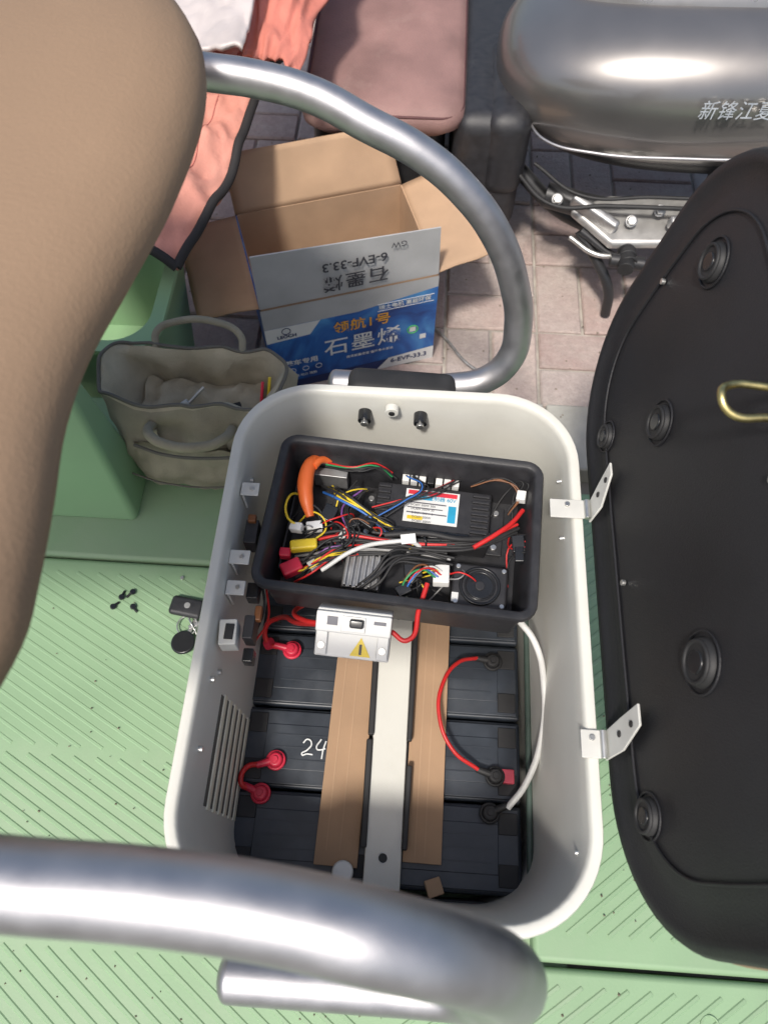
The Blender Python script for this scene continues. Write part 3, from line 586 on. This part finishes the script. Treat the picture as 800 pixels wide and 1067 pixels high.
rp=N.new('ShaderNodeValToRGB'); L.new(n1.outputs['Fac'],rp.inputs['Fac']); cr=rp.color_ramp; cr.elements[0].position=.3; cr.elements[0].color=(.012,.045,.20,1); cr.elements[1].position=.75; cr.elements[1].color=(.08,.30,.60,1); e=cr.elements.new(.5); e.color=(.022,.12,.40,1)
L.new(rp.outputs['Color'],b.inputs['Base Color'])
GREYP=mat('carton_grey_print',(.43,.43,.43),.45,var=.12,scale=10,grime=.3,grimecol=(.34,.33,.31)); NAVY=mat('carton_navy',(.012,.03,.12),.4,var=.3,scale=10)
panel('front_panel',[CT(0,0,0),CT(Wc,0,0),CT(Wc,0,Hc),CT(0,0,Hc)],CARDL,-.003)
def fr3(a,z,o=.0): return CT(a,-.0042-o,z)
def sheet(name,pts,m,o=0): 
    return mesh(name,[fr3(a,z,o) for a,z in pts],[tuple(range(len(pts)))],m,ca)
sheet('print_blue',[(0,0),(Wc,0),(Wc,.232),(.20,.205),(0,.205)],BLUEP)
sheet('print_white_band',[(0,.205),(.20,.205),(Wc,.232),(Wc,Hc),(0,Hc)],GREYP)
sheet('print_white_swoosh',[(0,.205),(.12,.205),(.095,.168),(0,.162)],WHITE,.0006)
sheet('print_bottom_strip',[(0,0),(Wc,0),(Wc,.035),(0,.022)],NAVY,.0006)
sheet('print_bottom_white',[(.24,.0),(Wc,.0),(Wc,.044),(.27,.034)],WHITE,.0012)
def FT(body,a,z,size,m,bold=0,sx=1,o=.0015,shear=0,sp=1.0):
    M2=Matrix.Translation(fr3(a,z,o))@Matrix.Rotation(ang,4,'Z')@Matrix.Rotation(A(90),4,'X')
    t=text('print_text',body,(0,0,0),size,m,ca,bold=bold,shear=shear,sp=sp); t.location=M2.to_translation(); t.rotation_euler=M2.to_euler(); t.scale=(sx,1,1); return t
OP=mat('orange_print',(.75,.36,.04),.4)
FT('石墨烯',.210,.108,.058,WHITE,.0003,1.0,sp=1.08); FT('领航1号',.210,.168,.036,OP,.0004,sp=1.05)
FT('超高能量密度 循环寿命更长',.225,.068,.009,WHITE); FT('整车专用',.068,.085,.019,WHITE,.0003); FT('6-EVF-33.3',.318,.022,.020,NAVY,.0003,o=.002)
FT('瑞士电机 高能环保',.305,.204,.014,WHITE,.0002); FT('LEOCH',.045,.176,.013,NAVY,.0003)
FT('高能 动力 强劲',.070,.040,.009,WHITE)
for q in (.045,.075,.105): ring('icon_ring',fr3(q,.060,.001),.007,.0006,WHITE,ca,normal=-ey)
ring('logo_ring',fr3(.045,.192,.0015),.009,.0008,NAVY,ca,normal=-ey); ring('badge_outline',fr3(.325,.115,.0015),.012,.0013,mat('badge_green',(.1,.5,.15),.4),ca,normal=-ey)
box('badge_plate',fr3(.325,.115,.0008),(.014,.001,.014),WHITE,ca,rot=(0,0,ang),bv=0); box('badge_plate',fr3(.350,.085,.0008),(.014,.001,.014),WHITE,ca,rot=(0,0,ang),bv=0)
for (a0,z0,a1,z1) in ((.245,.214,.370,.214),(.245,.194,.370,.194)): tube('slogan_frame',[fr3(a0,z0,.001),fr3(a1,z1,.001)],.0007,WHITE,ca)
panel('left_panel',[CT(0,0,0),CT(0,Dc,0),CT(0,Dc,Hc),CT(0,0,Hc)],BLUEP,.003)
panel('left_inner',[CT(.004,0.003,0),CT(.004,Dc,0),CT(.004,Dc,Hc),CT(.004,.003,Hc)],CARDL,-.001)
panel('right_panel',[CT(Wc,0,0),CT(Wc,Dc,0),CT(Wc,Dc,Hc),CT(Wc,0,Hc)],CARDL,-.003)
panel('back_panel',[CT(0,Dc,0),CT(Wc,Dc,0),CT(Wc,Dc,Hc),CT(0,Dc,Hc)],CARDL,.003)
panel('bottom_panel',[CT(0,0,.002),CT(Wc,0,.002),CT(Wc,Dc,.002),CT(0,Dc,.002)],CARD,.003)
panel('front_flap',[CT(0,0,Hc+.001),CT(Wc,0,Hc+.001),CT(Wc-.002,.004,Hc+.118),CT(.002,.004,Hc+.135)],GREYP,-.003)
flap('back_flap',[CT(0,Dc,Hc),CT(Wc,Dc,Hc),CT(Wc-.02,Dc+.050,Hc+.115),CT(.0,Dc+.060,Hc+.105)],CARDL,.003)
flap('left_flap',[CT(0,0.004,Hc),CT(0,Dc-.004,Hc),CT(-.130,Dc-.03,Hc+.01),CT(-.125,.03,Hc-.02)],CARD,.003)
flap('right_flap',[CT(Wc,0.004,Hc),CT(Wc,Dc-.004,Hc),CT(Wc+.120,Dc-.01,Hc+.04),CT(Wc+.122,.01,Hc+.02)],CARDL,-.003)
def FT2(body,a,z,size,m,bold=0,sp=1.0):
    t=text('flap_text',body,(0,0,0),size,m,ca,bold=bold,sp=sp); M2=Matrix.Translation(CT(a,-.0045,z))@Matrix.Rotation(ang,4,'Z')@Matrix.Rotation(A(90),4,'X')@Matrix.Rotation(math.pi,4,'Z'); t.location=M2.to_translation(); t.rotation_euler=M2.to_euler()
DK=mat('print_dark',(.05,.05,.06),.5)
FT2('石墨烯',.20,Hc+.040,.044,DK,.0003,1.15); FT2('6-EVF-33.3',.20,Hc+.082,.030,DK,.0005); FT2('GW',.29,Hc+.106,.018,DK)
# ------------------------------------------------------------------ quilt + mauve leather seat
ql=grp('windproof_quilt',(-.35,1.4,.5))
def sheetgrid(name,fn,nu,nv,m,parent):
    v=[];f=[]
    for i in range(nu+1):
        for k in range(nv+1): v.append(fn(i/nu,k/nv))
    for i in range(nu):
        for k in range(nv): a=i*(nv+1)+k; f.append((a,a+nv+1,a+nv+2,a+1))
    o=mesh(name,v,f,m,parent,smooth=True)
    s=o.modifiers.new('s','SOLIDIFY'); s.thickness=.008; s.offset=-1
    return o
def crump(x,y,s,a):
    n=0
    for o_ in range(4): n+=(1-abs(mnoise.noise((x*s*2**o_,y*s*2**o_,o_*7.1)))*2)*a/(1.9**o_)
    return n
def Q(u,v_):
    bx=Vector((-.440,.985,.42)).lerp(Vector((-.205,1.80,.56)),u); lx=Vector((-.80,1.10,.30)).lerp(Vector((-.62,1.95,.50)),u)
    p=lx.lerp(bx,v_)
    z=p.z+crump(p.x,p.y*.6,6,.034)+.014*math.sin(u*16+v_*7)*(1-.5*v_)
    z+=-.05*max(0,v_-.85)/.15
    return (p.x+.012*math.sin(u*9)*v_,p.y,z)
sheetgrid('quilt_cloth',Q,110,80,PINK,ql)
WEB=mat('black_webbing',(.02,.018,.018),.8)
tube('black_edging',[tuple(Vector(Q(i/24,1.0))+Vector((0,0,.004))) for i in range(25)],.009,WEB,ql,res=4)
tube('black_edging',[tuple(Vector(Q(0,i/14))+Vector((0,0,.003))) for i in range(15)],.009,WEB,ql,res=4)
for vv in (.4,.62,.84): 
    tube('quilt_stitch',[tuple(Vector(Q(i/60,vv))+Vector((0,0,.0005))) for i in range(61)],.0014,mat('stitch_red',(.45,.15,.12),.8),ql,res=2)
def Q2(u,v_):
    a=Vector((-.60,1.32,.55)).lerp(Vector((-.70,2.1,.70)),u); b_=Vector((-.335,1.30,.595)).lerp(Vector((-.27,1.95,.72)),u); p=a.lerp(b_,v_)
    return (p.x+.02*mnoise.noise((u*6,v_*2,1)),p.y+.03*mnoise.noise((v_*7,1,u)),p.z+crump(p.x,p.y,7,.018))
sheetgrid('silver_panel',Q2,70,50,SILV,ql)
def Q3(u,v_):
    a=Vector((-.35,1.36,.575)).lerp(Vector((-.32,2.1,.72)),u); b_=Vector((-.245,1.34,.53)).lerp(Vector((-.15,1.95,.62)),u); p=a.lerp(b_,v_)
    return (p.x+.02*mnoise.noise((u*6,v_*2,5)),p.y+.03*mnoise.noise((v_*7,3,u)),p.z+crump(p.x,p.y*.5,10,.020))
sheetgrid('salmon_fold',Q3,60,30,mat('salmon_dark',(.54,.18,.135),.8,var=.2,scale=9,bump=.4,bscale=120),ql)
ms=grp('mauve_scooter_seat',(-.1,1.6,.45))
loft('seat_pad',[[ (x,y,z+.04*(y-1.6)+.008*mnoise.noise((x*9,y*9,0))) for x,y in rr(-.27+a,.075-a,1.44+a,2.2-a,.05-a*.3,8)] for a,z in ((.02,.36),(.0,.38),(-.003,.40),(.004,.415),(.02,.425),(.05,.430),(.09,.432))],MAUVE,ms,cap0=True,cap1=True,sharp=80)
tube('seat_piping',[(x,y,.414+.04*(y-1.6)) for x,y in rr(-.266,.071,1.444,2.196,.05,8)],.003,mat('piping_dark',(.10,.04,.04),.7),ms,cyc=True,res=3)
box('seat_base',(-.11,1.82,.20),(.30,.62,.30),SCOOTD,ms,bv=.03)
# ------------------------------------------------------------------ parked scooter
ps=grp('parked_scooter',(.6,1.5,.4))
def superell(name,c,h,m,ex1=.75,ex2=.8,n=96,k=48,fn=None):
    def pw(a,e): return math.copysign(abs(a)**e,a)
    v=[];f=[]
    for i in range(k+1):
        ph=-math.pi/2+math.pi*i/k
        for j_ in range(n):
            t=2*math.pi*j_/n; p=Vector((h[0]*pw(math.cos(ph),ex1)*pw(math.cos(t),ex2),h[1]*pw(math.cos(ph),ex1)*pw(math.sin(t),ex2),h[2]*pw(math.sin(ph),ex1)))
            if fn: p=fn(p)
            v.append(Vector(c)+p)
    for i in range(k):
        for j_ in range(n): f.append((i*n+j_,i*n+(j_+1)%n,(i+1)*n+(j_+1)%n,(i+1)*n+j_))
    return mesh(name,v,f,m,ps,smooth=True)
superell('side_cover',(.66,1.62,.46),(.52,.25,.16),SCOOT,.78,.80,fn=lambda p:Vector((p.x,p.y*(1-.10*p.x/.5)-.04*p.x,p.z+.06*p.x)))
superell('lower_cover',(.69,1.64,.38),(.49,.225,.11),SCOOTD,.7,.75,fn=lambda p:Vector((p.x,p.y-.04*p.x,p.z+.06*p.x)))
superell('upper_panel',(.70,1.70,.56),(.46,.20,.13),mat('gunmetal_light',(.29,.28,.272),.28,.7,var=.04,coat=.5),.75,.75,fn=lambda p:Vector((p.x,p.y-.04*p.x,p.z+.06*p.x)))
tube('chrome_pinstripe',[(.205,1.50,.385),(.245,1.425,.383),(.34,1.378,.392),(.52,1.354,.405),(.70,1.345,.418),(.9,1.345,.43)],.0033,CHROME,ps)
text('maker_badge','新锋江夏',(.578,1.358,.505),.034,STEEL,ps,rot=(A(62),0,A(3)),bold=0,ext=.0012,shear=.3,sp=1.1)
loft('seat_black',[R3(rr(.35+a,1.2-a,1.72+a,2.05-a,.12),z) for a,z in ((0,.60),(-.01,.66),(.02,.72),(.07,.74))],BLKR,ps,cap0=True,cap1=True)
box('footwell',(.135,1.80,.26),(.16,.72,.30),BLK,ps,bv=.04,seg=4)
box('footwell_side',(.170,1.58,.32),(.10,.30,.20),BLK,ps,bv=.04,seg=4)
cyl('rear_tyre',(.86,1.46,.22),(.86,1.58,.22),.20,BLKR,ps,n=48,bv=.035); ring('tyre_shoulder',(.86,1.46,.22),.165,.03,BLKR,ps,normal=(0,1,0),n=48)
cyl('hub_motor',(.86,1.43,.22),(.86,1.60,.22),.115,ALU,ps,n=40,bv=.02); ring('hub_ring',(.86,1.43,.22),.08,.008,ALU,ps,normal=(0,1,0))
tube('swing_arm',[(.28,1.46,.22),(.42,1.43,.21),(.60,1.42,.22),(.86,1.43,.24)],.028,SCOOTD,ps)
tube('frame_tube',[(.20,1.54,.24),(.34,1.47,.16),(.50,1.45,.13),(.70,1.46,.16)],.018,SCOOTD,ps)
v=[(.33,1.40,.235),(.42,1.325,.210),(.66,1.315,.235),(.72,1.40,.25),(.60,1.43,.25),(.42,1.44,.245)]
q=[(a,b_,c_-.022) for a,b_,c_ in v]
o=mesh('foot_plate',v+q,[(0,1,2,3,4,5),(11,10,9,8,7,6)]+[(i,(i+1)%6,6+(i+1)%6,6+i) for i in range(6)],mat('pale_aluminium',(.55,.54,.52),.4,.7,var=.12,grime=.4,grimecol=(.2,.18,.16)),ps); bevel(o,.008,3)
box('stand_bracket',(.38,1.375,.245),(.12,.022,.04),ALU,ps,rot=(A(20),A(14),A(-30)),bv=.008,seg=3)
box('stand_bracket',(.60,1.35,.255),(.13,.022,.03),ALU,ps,rot=(A(20),A(2),A(6)),bv=.008,seg=3)
tube('centre_stand_leg',[(.36,1.38,.19),(.41,1.34,.14),(.45,1.31,.08),(.46,1.30,.012)],.012,SCOOTD,ps)
tube('side_stand',[(.36,1.37,.20),(.46,1.325,.16),(.58,1.32,.14)],.009,SCOOTD,ps)
cyl('foot_peg',(.47,1.36,.19),(.455,1.265,.19),.018,BLKR,ps)
for q_ in (1.285,1.305,1.325): ring('peg_groove',(.462,q_,.19),.018,.003,BLKR,ps,normal=(0,1,0))
cyl('peg_knuckle',(.425,1.30,.185),(.50,1.29,.185),.015,SCOOTD,ps)
for (a,b_,c_) in ((.36,1.39,.25),(.46,1.36,.24),(.58,1.345,.26),(.30,1.42,.24),(.67,1.36,.26),(.52,1.38,.255)):
    cyl('bolt_head',(a,b_,c_),(a,b_-.010,c_+.012),.010,STEEL,ps,n=6); ring('washer',(a,b_-.003,c_+.004),.011,.0025,ALU,ps,normal=(0,-1,.9))
tube('return_spring',[(.34,1.37,.18),(.40,1.33,.17),(.46,1.33,.17)],.006,STEEL,ps)
tube('brake_cable',[(.20,1.46,.28),(.28,1.38,.26),(.40,1.37,.27),(.55,1.36,.28),(.78,1.38,.26),(.86,1.40,.24)],.005,BLKR,ps)
tube('rear_cable',[(.24,1.46,.30),(.34,1.39,.28),(.50,1.38,.29),(.70,1.37,.30)],.004,BLKR,ps)
box('chain_guard',(.72,1.40,.29),(.22,.02,.05),SCOOTD,ps,rot=(A(10),A(-5),0),bv=.008,seg=3)
tube('steel_rod',[(.03,1.245,.010),(.07,1.20,.010),(.12,1.13,.010),(.17,1.09,.012)],.0035,ALU,grp('loose_steel_rod',(.1,1.15,.01)))
